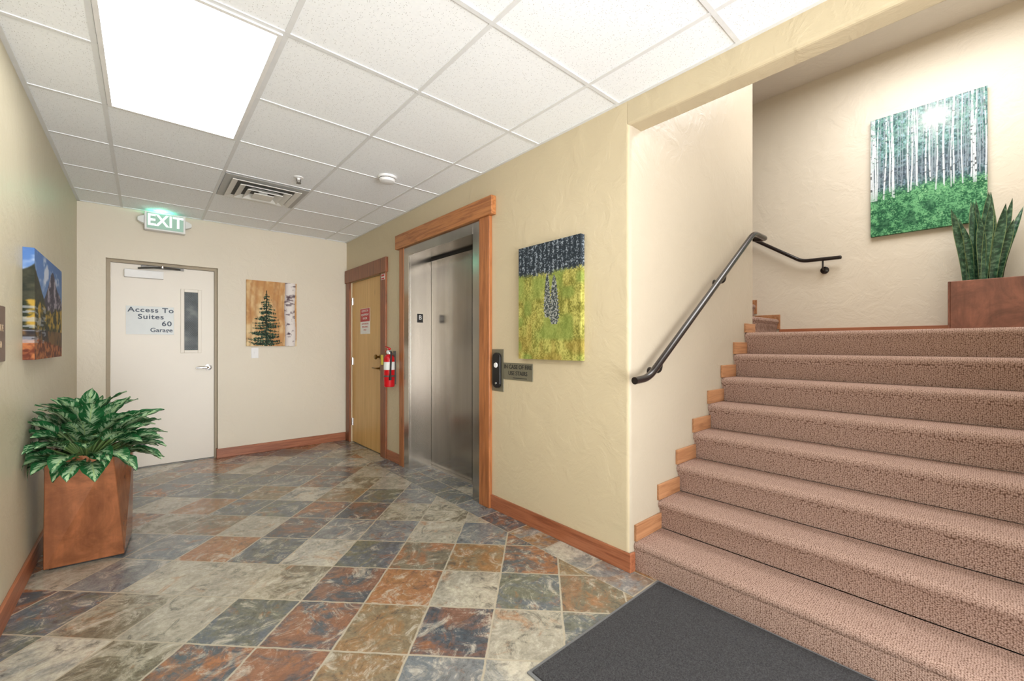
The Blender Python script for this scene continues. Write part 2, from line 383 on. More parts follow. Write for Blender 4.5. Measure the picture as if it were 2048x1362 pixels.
m=MB(); m.box(XL+.014,-0.273,YB-.014,YB,0,bh); m.box(0.57,XW-.014,YB-.014,YB,0,bh); m.box(.57,.582,YB,YB+.05,0,bh); o=m.ob('baseboard_back',M_baseX,bevel=.003); tag(o,'reddish fir baseboard','baseboard','structure')
m=MB(); m.box(XW-.014,XW,3.894,4.206,0,bh); m.box(XW-.014,XW,YC-.012,2.431,0,bh); m.box(XW,XW+.032,YC-.014,YC,0,bh); o=m.ob('baseboard_right',M_base,bevel=.003); tag(o,'reddish fir baseboard','baseboard','structure')
m=MB(); m.box(XF-.014,XF,YE,1.41,LZ,LZ+.062); o=m.ob('baseboard_far',M_base,bevel=.003); tag(o,'reddish fir baseboard on the landing','baseboard','structure')
m=MB(); m.box(XW-.022,XW,5.25,5.36,0,1.972); m.box(XW-.022,XW,4.215,4.342,0,1.972)
o=m.ob('trim_2',M_trimD,bevel=.003); tag(o,'dark fir door casing','trim','structure')
m=MB(); m.box(XW-.03,XW,4.19,5.385,1.972,2.13); o=m.ob('trim_3',M_trimD,bevel=.003); tag(o,'dark fir door head casing','trim','structure')
m=MB(); m.box(XW-.022,XW,3.798,3.894,0,2.152); m.box(XW-.03,XW+.0,2.431,2.553,0,2.152)
o=m.ob('trim_4',M_trimZ,bevel=.003); tag(o,'fir casing beside the elevator','trim','structure')
m=MB(); m.box(XW-.045,XW,2.385,3.94,2.152,2.29); o=m.ob('trim_5',M_trimY,bevel=.004); tag(o,'fir head casing over the elevator','trim','structure')
# ------------------------------------------------------------ stairs
NS=8; run=0.213; X0=2.0; YS=YE+.004; YT=YC-.001
def zk(k): return 0.15+(LZ-0.15)/7*(k-1) if k>0 else 0.0
def Xk(k): return X0+run*(k-1)
def stepprof(x,xn,z,zb,r=0.026,st=.022):
    p=[(x+st,zb),(x+st*.6,z-.06)]
    cx,cz=x+r,z-r
    p+=[(cx+r*math.cos(math.radians(a)),cz+r*math.sin(math.radians(a))) for a in range(215,85,-14)]
    p+=[(xn+.02,z),(xn+.02,zb)]
    return p
stair=thing('staircase','carpeted staircase with mauve brown looped carpet and rounded nosings','stairs',(X0,0.32,0))
for k in range(1,NS):
    m=MB(); m.prism(stepprof(Xk(k)-(.034 if k==1 else 0),Xk(k+1),zk(k),zk(k-1) if k>1 else 0.0,st=.03 if k>1 else .004),'y',YS,YT); m.ob('step',M_carpet,stair,smooth=True,angle=30)
m=MB(); m.prism(stepprof(Xk(8),XF-.034,LZ,zk(7)),'y',YS,YT)
m.box(XC+.001,XF-.015,YT,1.45,LZ-.1,LZ); m.ob('landing',M_carpet,stair,smooth=True,angle=30)
for k in range(1,6):
    yk=1.41+run*(k-1); z=LZ+.164*k
    m=MB(); m.prism(stepprof(yk,yk+run,z,z-.164),'x',XC+.001,XF-.015); m.ob('step',M_carpet,stair,smooth=True,angle=30)
m=MB()
for k in range(1,8): m.box(Xk(k)-(.010 if k>1 else .03),Xk(k+1)+.018,YC-.014,YC,zk(k)+.001,zk(k)+.088)
m.box(Xk(8)-.010,XC,YC-.014,YC,LZ+.001,LZ+.070)
o=m.ob('trim_6',M_block,bevel=.002); tag(o,'stepped fir skirting blocks along the stairs','trim','structure')
m=MB()
for k in range(1,5):
    yk=1.41+run*(k-1); m.box(XF-.0145,XF,yk-.01,yk+run+.01,LZ+.164*k-.1,LZ+.164*k+.045)
o=m.ob('trim_7',M_block,bevel=.002); tag(o,'stepped fir skirting on the upper flight','trim','structure')
# ------------------------------------------------------------ handrails
def smoothpath(pts,r=0.06,n=5):
    pts=[Vector(p) for p in pts]; out=[pts[0]]
    for i in range(1,len(pts)-1):
        a=(pts[i-1]-pts[i]); b_=(pts[i+1]-pts[i]); rr=min(r,a.length*.45,b_.length*.45)
        p0=pts[i]+a.normalized()*rr; p2=pts[i]+b_.normalized()*rr
        for k in range(n+1):
            t=k/n; out.append(p0*(1-t)**2+pts[i]*2*t*(1-t)+p2*t*t)
    out.append(pts[-1]); return out
hy=1.185
hr=thing('handrail','dark bronze metal tube handrail on the stair side wall','handrail',(2.7,YC,1.0))
m=MB(); m.tube(smoothpath([(1.855,hy,1.02),(1.985,hy,1.028),(3.46,hy,2.045),(3.74,hy,2.045),(3.74,1.42,2.09),(3.74,2.1,2.60)],0.07,7),0.019,14); m.ob('rail',M_bronze,hr,smooth=True,angle=50)
for bxp in (2.12,2.95):
    z=1.028+(bxp-1.985)*0.6895
    m=MB(); m.lathe([(0.026,0),(0.026,-.006),(0.012,-.012)],(bxp,YC,z-.07),'y',16); m.tube(smoothpath([(bxp,YC-.005,z-.07),(bxp,YC-.07,z-.07),(bxp,hy,z-.012)],.03,4),0.007,8); m.ob('bracket',M_bronze,hr,smooth=True)
hx=XF-.072
hf=thing('handrail','dark metal tube handrail on the landing wall ending level','handrail',(XF,1.2,2.0))
m=MB(); m.tube(smoothpath([(hx,.905,1.992),(hx,1.2,2.0),(hx,2.2,2.68)],.05,6),0.017,14); m.lathe([(0.017,0),(0.017,-.004),(.010,-.01)],(hx,.905,1.992),'y',14); m.ob('rail',M_bronze,hf,smooth=True,angle=50)
m=MB(); m.lathe([(0.034,0),(0.034,-.008),(0.016,-.018)],(XF,1.035,1.90),'x',18); m.tube(smoothpath([(XF-.01,1.035,1.90),(hx,1.035,1.90),(hx,1.035,1.985)],.03,4),0.008,8); m.ob('bracket',M_bronze,hf,smooth=True)
# ------------------------------------------------------------ mat
mt_=thing('entry_mat','charcoal ribbed entrance mat with thin grey edging at the stair base','mat',(1.5,.3,0))
mx0,mx1,my0,my1,me_=1.05,1.962,-.53,1.12,.014
bx('pile',M_mat,mt_,mx0+me_,mx1-me_,my0+me_,my1-me_,0.0005,.011,.003)
m=MB(); m.box(mx0,mx0+me_-.0002,my0,my1,0.0004,.006); m.box(mx1-me_+.0002,mx1,my0,my1,0.0004,.006); m.box(mx0+me_,mx1-me_,my1-me_+.0002,my1,0.0004,.006); m.box(mx0+me_,mx1-me_,my0,my0+me_-.0002,0.0004,.006)
m.ob('border',M_matedge,mt_,bevel=.0015)
# ------------------------------------------------------------ elevator
el=thing('elevator','brushed stainless steel elevator entrance in fir casing','elevator',(2.0,3.17,0))
ey0,ey1=2.65,3.695
m=MB(); m.box(XW-.018,XW+.0,ey1,3.797,0,2.15); m.box(XW-.018,XW,2.554,ey0,0,2.15); m.box(XW-.018,XW,ey0,ey1,2.06,2.15)
m.box(XW,2.155,ey1,3.797,0,2.15); m.box(XW,2.155,2.554,ey0,0,2.15); m.box(XW,2.155,ey0,ey1,2.06,2.15)
m.ob('frame',M_steel,el,bevel=.0008)
bx('door_panel',M_steelp,el,2.1565,2.18,3.002,ey1+.03,.010,2.035,.0008)
bx('door_panel',M_steelp,el,2.1595,2.185,ey0-.05,3.0,.010,2.035,.0008)
bx('header_gap_shade',M_dark,el,2.156,2.22,ey0,ey1,2.036,2.12)  # solid dark strip standing in for shade in the gap above the doors
bx('sill',M_steel_d,el,2.11,2.21,ey0,ey1,0.0005,.009)
pl=thing('floor_marker','small black floor letter plate on the elevator jamb','sign',(2.03,ey1,1.4))
bx('plate',M_black,pl,2.0,2.062,ey1-.004,ey1-.0002,1.42,1.505,.001)
text('letter','B',.042,(2.031,ey1-.0045,1.467),'back',M_white,pl)
cp=thing('elevator_call_panel','black capsule call button panel on steel plate','call button',(XW,2.36,1.0))
bx('plate',M_signgrey,cp,XW-.004,XW,2.295,2.428,.865,1.17,.002)
m=MB(); m.prism([(2.36+.045*math.cos(t)*.95,1.115+.03*math.sin(t)) for t in np.linspace(0,PI,9)]+[(2.36+.045*.95*math.cos(t),.92+.03*math.sin(t)) for t in np.linspace(PI,2*PI,9)],'x',XW-.022,XW-.004); m.ob('panel',M_black,cp,bevel=.004)
m=MB(); m.lathe([(0.019,0),(0.017,-.006)],(XW-.022,2.36,1.055),'x',20); m.ob('button',M_white,cp,smooth=True)
m=MB(); m.lathe([(0.009,0),(0.008,-.004)],(XW-.022,2.36,.925),'x',16); m.ob('key_switch',M_steel_d,cp,smooth=True)
fs=thing('elevator_fire_sign','engraved bronze sign reading in case of fire use stairs','sign',(XW,2.15,1.0))
bx('plate',M_signgrey,fs,XW-.006,XW,1.995,2.292,.958,1.075,.001)
text('lettering','IN CASE OF FIRE',.028,(XW-.0065,2.143,1.047),'right',M_signtxt,fs,sx=.98,bold=.0004)
text('lettering','USE STAIRS',.028,(XW-.0065,2.143,1.003),'right',M_signtxt,fs,sx=.98,bold=.0004)
bx('underline',M_signtxt,fs,XW-.007,XW-.006,2.05,2.19,.970,.974)
# ------------------------------------------------------------ wood door
d1=thing('door_1','maple veneer door with fir casing and lever handle','door',(1.97,4.8,0),'structure')
bx('door_leaf',M_maple,d1,1.945,1.985,4.345,5.247,.008,1.968,.002)
for z in (.25,1.0,1.74):
    m=MB(); m.tube([(1.94,5.243,z-.045),(1.94,5.243,z+.045)],.008,10); m.box(1.942,1.946,5.205,5.243,z-.045,z+.045); m.ob('hinge',M_steel_d,d1,smooth=True)
m=MB(); m.lathe([(.028,0),(.028,-.01),(.012,-.016),(.012,-.04),(.026,-.05),(.028,-.062),(.018,-.072)],(1.945,4.41,1.07),'x',20); m.ob('deadbolt_knob',M_brass,d1,smooth=True)
m=MB(); m.lathe([(.028,0),(.028,-.01),(.012,-.016),(.010,-.045)],(1.945,4.41,.945),'x',20); m.tube(smoothpath([(1.902,4.41,.945),(1.895,4.44,.945),(1.897,4.52,.948)],.02,4),.009,10); m.ob('door_handle',M_brass,d1,smooth=True)
rs_=thing('equipment_room_sign','red and white warning sign on the maple door','sign',(1.94,4.85,1.5))
bx('plate',M_acryl,rs_,1.942,1.9448,4.70,4.98,1.33,1.63,.001)
bx('red_field',M_redsign,rs_,1.9408,1.942,4.705,4.975,1.475,1.625)
for i,t in enumerate(('ELEVATOR','EQUIPMENT','ROOM')): text('lettering',t,.024,(1.9404,4.84,1.598-.044*i),'right',M_acryl,rs_,.0004,sx=1.2)
for i,t in enumerate(('AUTHORIZED','PERSONNEL','ONLY')): text('lettering',t,.018,(1.9414,4.84,1.448-.036*i),'right',M_redsign,rs_,.0004,sx=1.25)
sl=thing('small_warning_label','tiny red and white label near the door head','sign',(1.907,4.27,1.93))
bx('plate',M_acryl,sl,1.9065,1.908,4.225,4.315,1.895,1.955); bx('red_field',M_redsign,sl,1.9055,1.9065,4.235,4.305,1.93,1.95); bx('red_field',M_redsign,sl,1.9055,1.9065,4.235,4.305,1.90,1.915)
# ------------------------------------------------------------ fire extinguisher
ex,eyy=1.862,4.02
fe=thing('fire_extinguisher','red fire extinguisher with black hose and yellow tag on wall bracket','fire extinguisher',(ex,eyy,.775))
m=MB(); m.lathe([(.030,.775),(.050,.778),(.054,.79),(.054,1.05),(.050,1.075),(.036,1.098),(.018,1.108)],(ex,eyy,0),'z',28); m.ob('cylinder',M_red,fe,smooth=True,angle=50)
m=MB(); m.lathe([(.0545,.95),(.0545,1.03)],(ex,eyy,0),'z',28); m.ob('label_band',M_acryl,fe,smooth=True)
m=MB(); m.lathe([(.018,1.105),(.018,1.13),(.012,1.135)],(ex,eyy,0),'z',16); m.box(ex-.012,ex+.012,eyy-.02,eyy+.02,1.13,1.148); m.ob('valve',M_steel_d,fe,smooth=True)
m=MB(); m.prism([(eyy-.01,1.146),(eyy+.085,1.13),(eyy+.09,1.138),(eyy,1.158)],'x',ex-.01,ex+.01); m.prism([(eyy-.02,1.155),(eyy+.075,1.178),(eyy+.07,1.188),(eyy-.02,1.168)],'x',ex-.01,ex+.01); m.ob('handle',M_red,fe,bevel=.002)
m=MB(); m.tube(smoothpath([(ex,eyy-.015,1.135),(ex-.01,eyy-.075,1.13),(ex-.02,eyy-.078,1.0),(ex-.02,eyy-.07,.90)],.04,5),.009,10); m.tube([(ex-.02,eyy-.07,.90),(ex-.02,eyy-.068,.85)],[.011,.014],10); m.ob('hose',M_black,fe,smooth=True)
m=MB(); m.lathe([(.016,0),(.016,-.012)],(ex-.012,eyy,1.128),'x',16); m.ob('gauge',M_acryl,fe,smooth=True)
bx('inspection_tag',M_yellow,fe,ex-.062,ex-.060,eyy+.01,eyy+.06,1.0,1.10)
m=MB(); m.box(ex+.05,XW,eyy-.012,eyy+.012,.80,1.14); m.box(ex-.01,XW,eyy-.01,eyy+.01,1.108,1.118); m.lathe([(.0565,.88),(.0565,.895)],(ex,eyy,0),'z',24); m.ob('bracket',M_dkgrey,fe)
# ------------------------------------------------------------ back door
d2=thing('door_2','beige painted metal door with narrow wired glass window','door',(.155,5.48,0),'structure')
m=MB(); m.box(-.2725,-.245,5.455,5.53,0,1.985); m.box(.557,.5815,5.455,5.53,0,1.985); m.box(-.2725,.5815,5.455,5.53,1.985,2.0095); m.ob('door_frame',M_framep,d2)
bx('door_leaf',M_doorp,d2,-.243,.555,5.475,5.515,.008,1.982,.002)
bx('threshold',M_dkgrey,d2,-.243,.555,5.45,5.53,.0004,.0075)
m=MB(); x0,x1,z0,z1=.275,.447,1.117,1.775
m.box(x0,x0+.03,5.462,5.475,z0,z1); m.box(x1-.03,x1,5.462,5.475,z0,z1); m.box(x0+.03,x1-.03,5.462,5.475,z0,z0+.03); m.box(x0+.03,x1-.03,5.462,5.475,z1-.03,z1)
m.ob('window_frame',M_doorp,d2,bevel=.003)
bx('glass_pane',M_glass,d2,x0+.03,x1-.03,5.468,5.4745,z0+.03,z1-.03)
m=MB(); m.lathe([(.032,0),(.032,-.012),(.014,-.016),(.012,-.05)],(.505,5.475,.965),'y',20); m.tube(smoothpath([(.505,5.428,.965),(.49,5.42,.965),(.40,5.425,.962)],.02,4),.010,10); m.ob('door_handle',M_steel_d,d2,smooth=True)
bx('closer_body',M_white,d2,-.149,.139,5.425,5.4745,1.852,1.928,.004)
m=MB(); m.tube([(-.05,5.44,1.945),(.13,5.38,1.962)],.008,8); m.tube([(.13,5.38,1.962),(.27,5.45,1.966)],.008,8); m.box(-.03,.30,5.448,5.4545,1.955,1.978); m.ob('closer_arm',M_dkgrey,d2)
m=MB(); m.tube([(.13,5.38,1.955),(.13,5.38,1.972)],.012,10); m.ob('closer_joint',M_steel_d,d2)
ds=thing('suite_access_sign','silvery white acrylic door sign with navy lettering','sign',(.04,5.475,1.3))
bx('plate',M_silver,ds,-.138,.221,5.4705,5.4745,1.304,1.58,.001)
text('lettering','Access',.046,(-.012,5.470,1.543),'back',M_navy,ds,bold=.0013,space=1.1,sx=1.14)
text('lettering','To',.046,(.175,5.470,1.543),'back',M_navy,ds,bold=.0013,space=1.1,sx=1.14)
text('lettering','Suites',.046,(.045,5.470,1.477),'back',M_navy,ds,bold=.0013,space=1.1,sx=1.14)
text('lettering','60',.046,(.165,5.470,1.411),'back',M_navy,ds,bold=.0013,space=1.1,sx=1.15)
text('lettering','Garage',.040,(.125,5.470,1.347),'back',M_navy,ds,bold=.0011,sx=1.05)
sw=thing('light_switch','white wall switch plate below the tree canvas','light switch',(.92,YB,1.05))
bx('plate',M_white,sw,.885,.955,5.394,5.3998,1.055,1.17,.002); bx('toggle',M_white,sw,.914,.926,5.385,5.394,1.10,1.125,.001)
# ------------------------------------------------------------ exit sign
es=thing('exit_sign','illuminated green and white exit sign with clear end mounts','exit sign',(.15,5.33,2.33))
bx('housing',M_white,es,-.005,.305,5.30,5.38,2.305,2.48,.006)
bx('face',M_exitf,es,.012,.288,5.296,5.30,2.320,2.466,.002)
text('lettering','EXIT',.108,(.15,5.2955,2.396),'back',M_exitt,es,.001,bold=.003,sx=.86)
for sx_ in (-1,1):
    m=MB(); cx=.15+sx_*.155
    m.prism([(cx,2.36),(cx+sx_*.03,2.372),(cx+sx_*.05,2.385),(cx+sx_*.05,2.415),(cx+sx_*.03,2.428),(cx,2.44)],'y',5.31,5.37); m.ob('end_mount',M_acryl,es,bevel=.005)  # clear winged end mounts of the exit sign
bx('mount',M_white,es,.10,.20,5.38,5.3998,2.35,2.45)
# ------------------------------------------------------------ ceiling fixtures
def troffer(y0,y1,lab):
    t=thing('ceiling_light',lab,'ceiling light',(.141,(y0+y1)/2,H))
    bx('lens',M_lens,t,-.164+.03,.446-.03,y0+.03,y1-.03,H-.0095,H-.0075)
    m=MB(); a0,a1=-.164+.0125,.446-.0125; m.box(a0,a0+.018,y0+.0125,y1-.0125,H-.011,H-.0001); m.box(a1-.018,a1,y0+.0125,y1-.0125,H-.011,H-.0001); m.box(a0+.018,a1-.018,y0+.0125,y0+.03,H-.011,H-.0001); m.box(a0+.018,a1-.018,y1-.03,y1-.0125,H-.011,H-.0001)
    m.ob('fixture_frame',M_white,t)
troffer(1.936,3.155,'added fill light panel behind the camera')
troffer(-.503,.716,'added fill light panel behind the camera')  # unseen panel added behind the camera for extra room light
ve=thing('ceiling_vent','square four-way louvred air supply vent in ceiling tile','air vent',(.751,4.07,H))
cx,cy=.751,4.07
bx('plate',M_ventback,ve,cx-.292,cx+.292,cy-.292,cy+.292,H-.0105,H-.0075)
bx('throat',M_throat,ve,cx-.205,cx+.205,cy-.205,cy+.205,H-.0125,H-.0106)
def ring(s1,z1,s2,z2,th=.005):
    m=MB()
    a=[(cx-s1,cy-s1,z1),(cx+s1,cy-s1,z1),(cx+s1,cy+s1,z1),(cx-s1,cy+s1,z1)]
    b_=[(cx-s2,cy-s2,z2),(cx+s2,cy-s2,z2),(cx+s2,cy+s2,z2),(cx-s2,cy+s2,z2)]
    c_=[(x,y,z-th) for x,y,z in a]; d_=[(x,y,z-th) for x,y,z in b_]
    fs=[]
    for i in range(4):
        j=(i+1)%4; fs+=[(i,j,4+j,4+i),(8+i,8+j,12+j,12+i),(i,j,8+j,8+i),(4+i,4+j,12+j,12+i)]
    m.add(a+b_+c_+d_,fs); m.ob('louvre',M_vent,ve)
ring(.205,H-.0127,.245,H-.022); ring(.140,H-.0127,.185,H-.034); ring(.085,H-.0127,.128,H-.044); 
m=MB(); m.box(cx-.072,cx+.072,cy-.072,cy+.072,H-.052,H-.046); m.box(cx-.03,cx+.03,cy-.03,cy+.03,H-.046,H-.0126); m.ob('louvre_core',M_vent,ve)
sd=thing('smoke_detector','round white ceiling smoke detector','smoke detector',(1.41,3.08,H))
m=MB(); m.lathe([(.07,-.0005),(.07,-.014),(.062,-.018),(.062,-.022),(.056,-.040),(.03,-.048),(.001,-.049)],(1.41,3.08,H),'z',32); m.ob('housing',M_white,sd,smooth=True)
m=MB(); m.lathe([(.0625,-.0175),(.0625,-.0222)],(1.41,3.08,H),'z',32); m.ob('vent_slot',M_dkgrey,sd)
sp=thing('fire_sprinkler','small chrome pendant fire sprinkler','sprinkler',(.897,3.54,H))
m=MB(); m.lathe([(.036,-.0001),(.034,-.006),(.014,-.010),(.010,-.02),(.006,-.022)],(.897,3.54,H),'z',24); m.ob('escutcheon',M_white,sp,smooth=True)
m=MB(); m.tube([(.883,3.54,H-.012),(.883,3.54,H-.034),(.897,3.54,H-.045)],.003,6); m.tube([(.911,3.54,H-.012),(.911,3.54,H-.034),(.897,3.54,H-.045)],.003,6); m.lathe([(.018,-.045),(.018,-.048)],(.897,3.54,H),'z',16); m.ob('deflector',M_dkgrey,sp)

# ------------------------------------------------------------ pictures
def vnoise(U,V,sx,sy,seed):
    r=np.random.default_rng(seed); nx,ny=int(sx)+3,int(sy)+3
    L=r.random((ny,nx)); x=np.clip(U,0,1)*sx; y=np.clip(V,0,1)*sy; i=np.clip(x.astype(int),0,nx-2); j=np.clip(y.astype(int),0,ny-2); fx=x-i; fy=y-j
    fx=fx*fx*(3-2*fx); fy=fy*fy*(3-2*fy)
    return L[j,i]*(1-fx)*(1-fy)+L[j,i+1]*fx*(1-fy)+L[j+1,i]*(1-fx)*fy+L[j+1,i+1]*fx*fy
def fbm(U,V,sx,sy,seed,o=4):
    t=0;a=1;n=0
    for k in range(o): t=t+a*vnoise(U,V,sx*2**k,sy*2**k,seed+k); n+=a; a*=.6
    return t/n
def lerp(a,b,t): 
    a=np.asarray(a,float); b=np.asarray(b,float); t=np.clip(t,0,1)[...,None]; return a*(1-t)+b*t
def sst(x,a,b): t=np.clip((x-a)/(b-a),0,1); return t*t*(3-2*t)
def p_aspen(U,V):
    n=fbm(U,V,26,36,1); n2=fbm(U,V,60,90,2,2); 
    img=lerp((46,80,84),(118,166,162),sst(n*.6+n2*.4,.36,.68))
    img=lerp(img,(148,186,210),sst(n2,.56,.76)*.7)
    img=lerp(img,(90,80,106),sst(1-np.abs(V-.5)*5,0,1)*.45)
    r=np.random.default_rng(3)
    gl=.34+.07*fbm(U,V*0,6,2,8)-.03
    for t in range(84):
        far=t<54
        x0=r.random(); w=r.uniform(.0024,.0044) if far else r.uniform(.005,.0095); tl=r.uniform(-.04,.04)
        vb=r.uniform(.36,.44) if far else r.uniform(.2,.38)
        xc=x0+tl*(V-.5)+.005*np.sin(V*9+t)
        w=w*(1.15-.4*V)
        d=(U-xc)/w; mk=(np.abs(d)<1)&(V>vb)
        tone=.66+.3*np.sqrt(np.clip(1-d*d,0,1))+.1*vnoise(U,V,3,90,50+t)
        tone=np.where(vnoise(U,V,8,70,90+t)>.84,.45,tone)
        colr=np.array((184,204,220) if far else (224,234,242))*(.82 if far else 1)
        img=np.where(mk[...,None],np.clip(tone,0,1)[...,None]*colr,img)
    lv=sst(fbm(U,V,40,50,200,2),.52,.6)*sst(V,.45,.9)*.5
    img=lerp(img,lerp((66,124,116),(150,198,176),vnoise(U,V,90,130,205)),lv)
    g=fbm(U,V,22,30,20,5); g2=vnoise(U,V,110,160,31); g3=fbm(U,V,8,10,33,3)
    und=lerp((36,92,62),(112,180,126),sst(g*.65+g2*.35,.30,.68)); und=lerp(und,(178,220,170),sst(g2*.6+g3*.5,.72,.9)*.55); und=lerp(und,(30,72,54),sst(.42-g3,0,.12)*.5)
    k=1-sst(V,gl-.05+.05*g2,gl+.02+.06*g2); k=np.clip(k,0,1)
    img=lerp(img,und,k*np.where((img.min(-1)>150)&(V>.3),.25,1))
    dx,dy=(U-.58)*.68,(V-.88); rr=np.hypot(dx,dy); an=np.arctan2(dy,dx)
    ray=.75+.25*np.cos(an*9+1); glow=np.exp(-(rr/.06)**1.3)*1.1+np.exp(-rr/.2)*.55*ray
    img=lerp(img,(252,254,252),glow)
    return img
def p_fall(U,V):
    n=fbm(U,V,14,12,5,5); n2=vnoise(U,V,90,120,6); n3=vnoise(U,V,10,8,9); n6=fbm(U,V,30,9,13,3)
    img=lerp((118,118,50),(206,200,112),sst(n*.45+n2*.3+n6*.25,.28,.7)); img=lerp(img,(166,130,62),sst(n3,.5,.9)*.4*(1-V)); img=lerp(img,(128,152,74),sst(vnoise(U,V,6,9,12),.45,.8)*.6)
    tl=.70+.05*fbm(U,V*0,9,2,15)
    cone=np.abs(((U*14+.3*vnoise(U,V,5,5,18))%1)-.5)*2
    dk=lerp((44,52,60),(156,166,176),sst(vnoise(U,V,90,130,19)*.7+vnoise(U,V,30,60,21)*.3-.28*cone,.33,.72))
    img=lerp(img,dk,sst(V,tl-.02+.03*n2,tl+.02+.03*n2))
    for xc,vt,vb,w in ((.50,.74,.36,.075),(.61,.71,.30,.10)):
        t=(vt-V)/(vt-vb); ww=w*np.clip(t,0,1)**.5*(.7+.3*np.abs(((V*34)%1)-.5)*2)*(1-.4*sst(t,.8,1.0))
        mk=sst(-(np.abs(U-xc)-ww),-.004,.004)*(t>0)*(t<1)
        c=lerp((60,68,68),(178,180,174),sst(vnoise(U,V,100,140,25),.33,.78)); img=lerp(img,c,mk)
    return img
def p_spruce(U,V):
    n=fbm(U,V,5,4,40,4); img=lerp((204,152,98),(238,212,164),sst(n,.3,.7)); img=lerp(img,(166,118,80),sst(fbm(U,V,7,9,44),.6,.75)*.4*(1-V*.5))
    for x0,w in ((.06,.02),(.16,.03),(.30,.02),(.52,.03),(.60,.015),(.70,.02)): img=lerp(img,(172,122,80),np.exp(-((U-x0-.04*V-.02*np.sin(V*7))/w)**2)*.4)
    xc=.38+.01*V; rr_=np.random.default_rng(77)
    for i in range(22):
        f=i/21; vy=.80-.78*f
        for s_ in (-1,1):
            d=(U-xc)*s_; Ls=(.03+.38*f**.8)*rr_.uniform(.72,1.05); sl=rr_.uniform(-.25,.0); cy=vy+rr_.uniform(-.012,.012)+sl*d+.45*d*d
            th=(.014+.008*f)*(1-(d/np.maximum(Ls,1e-3))**2)+.028*(vnoise(U,V,120,14,60+i)-.5)
            mk=sst(th-np.abs(V-cy),-.002,.004)*(d<Ls)*(d>-.005)
            img=lerp(img,lerp((18,36,30),(84,116,88),sst(vnoise(U,V,80,80,80+i),.3,.95)),mk*.96)
    img=lerp(img,(40,44,30),((np.abs(U-xc)<.007+.004*(1-V))&(V<.86)).astype(float))
    tx=.86; d=(U-tx-.01*np.sin(V*8))/.11; mk=np.abs(d)<1
    bark=lerp((176,164,160),(240,234,230),np.sqrt(np.clip(1-(d-.1)**2,0,1))); sp=sst(fbm(U,V,6,20,70,3),.58,.70)*.65+sst(fbm(U,V,14,20,75),.62,.72)*.35
    bark=lerp(bark,(96,80,86),sp); img=np.where(mk[...,None],bark,img)
    return img
def p_mount(U,V):
    img=lerp((140,165,200),(78,116,176),V); n=fbm(U,V,6,6,100); img=lerp(img,(225,228,236),sst(n,.5,.7)*.8)
    ridge=.56+.34*np.exp(-((U-.60)/.20)**2)+.10*np.exp(-((U-.9)/.12)**2)+.05*(fbm(U,V*0,14,2,104)-.5)
    rk=lerp((64,60,76),(158,150,162),sst(fbm(U,V,16,20,110)+.15*np.sin(U*30),.4,.7)); img=lerp(img,rk,sst(ridge-V,0,.01))
    sl=.84-.95*U+.04*fbm(U,V*0,20,2,120); c=lerp((30,36,30),(82,80,62),fbm(U,V,24,24,121)); img=lerp(img,c,sst(sl-V,0,.02))
    tr=.44+.10*fbm(U,V*0,16,2,130)+.12*np.abs(U-.5); c=lerp((40,46,30),(176,144,60),sst(fbm(U,V,14,12,131),.4,.66)); img=lerp(img,c,sst(tr-V,0,.02))
    lk=.28; mv=2*lk-V; rc=lerp((40,38,44),(120,90,56),sst(fbm(U,mv,10,5,140),.35,.65)); img=lerp(img,rc,sst(lk-V,0,.01))
    fg=.10+.08*(1-U)+.04*fbm(U,V*0,12,2,150); c=lerp((96,48,34),(178,110,66),sst(fbm(U,V,30,24,151),.35,.65)); img=lerp(img,c,sst(fg-V,0,.02))
    st=((fbm(U,V,6,40,160)>.55)&(U<.35)&(V<.5)&(V>.15)); img=lerp(img,(170,176,190),st*.6)
    return img
def picture(name,label,face,c0,c1,z0,z1,wall,depth,painter,res):
    W=abs(c1-c0); Hh=z1-z0; nx=int(W/res)+2; ny=int(Hh/res)+2
    u=np.linspace(0,1,nx); v=np.linspace(0,1,ny); U,V=np.meshgrid(u,v)
    img=np.clip(painter(U,V),0,255)/255.0
    lin=np.where(img<=.04045,img/12.92,((img+.055)/1.055)**2.4)*.84
    p=max(2,int(depth/res))
    Up=np.pad(U,p,mode='edge'); Vp=np.pad(V,p,mode='edge'); Lp=np.pad(lin,((p,p),(p,p),(0,0)),mode='reflect')
    h,w=Up.shape
    jj,ii=np.mgrid[0:h,0:w]
    ox=np.maximum(np.maximum(p-ii,ii-(w-1-p)),0); oy=np.maximum(np.maximum(p-jj,jj-(h-1-p)),0)
    D=depth*(1-np.maximum(ox,oy)/p)
    hor=c0+(c1-c0)*Up; z=z0+Hh*Vp
    if face=='back': P=np.stack([hor,wall-D-.0005,z],-1)
    elif face=='right': P=np.stack([wall-D-.0005,hor,z],-1)
    else: P=np.stack([wall+D+.0005,hor,z],-1)
    P=P.reshape(-1,3)
    idx=np.arange(h*w).reshape(h,w); F=np.stack([idx[:-1,:-1],idx[:-1,1:],idx[1:,1:],idx[1:,:-1]],-1).reshape(-1,4)
    c=(P.min(0)+P.max(0))/2
    me=bpy.data.meshes.new('canvas'); me.from_pydata((P-c).tolist(),[],F.tolist()); me.materials.append(M_canvas)
    at=me.color_attributes.new('paint','FLOAT_COLOR','POINT'); col=np.concatenate([Lp.reshape(-1,3),np.ones((h*w,1))],1).astype(np.float32); at.data.foreach_set('color',col.ravel()); me.update()
    o=bpy.data.objects.new(name,me); COL.objects.link(o); o.location=Vector(c)
    tag(o,label,'picture')
picture('canvas_picture','frameless canvas photo of sunlit white aspen forest over green undergrowth','right',.70,.025,2.14,3.15,XF,.035,p_aspen,.0022)
picture('canvas_picture','frameless canvas photo of yellow autumn aspens and snowy spruces','right',2.10,1.566,1.108,1.845,XW,.035,p_fall,.0022)
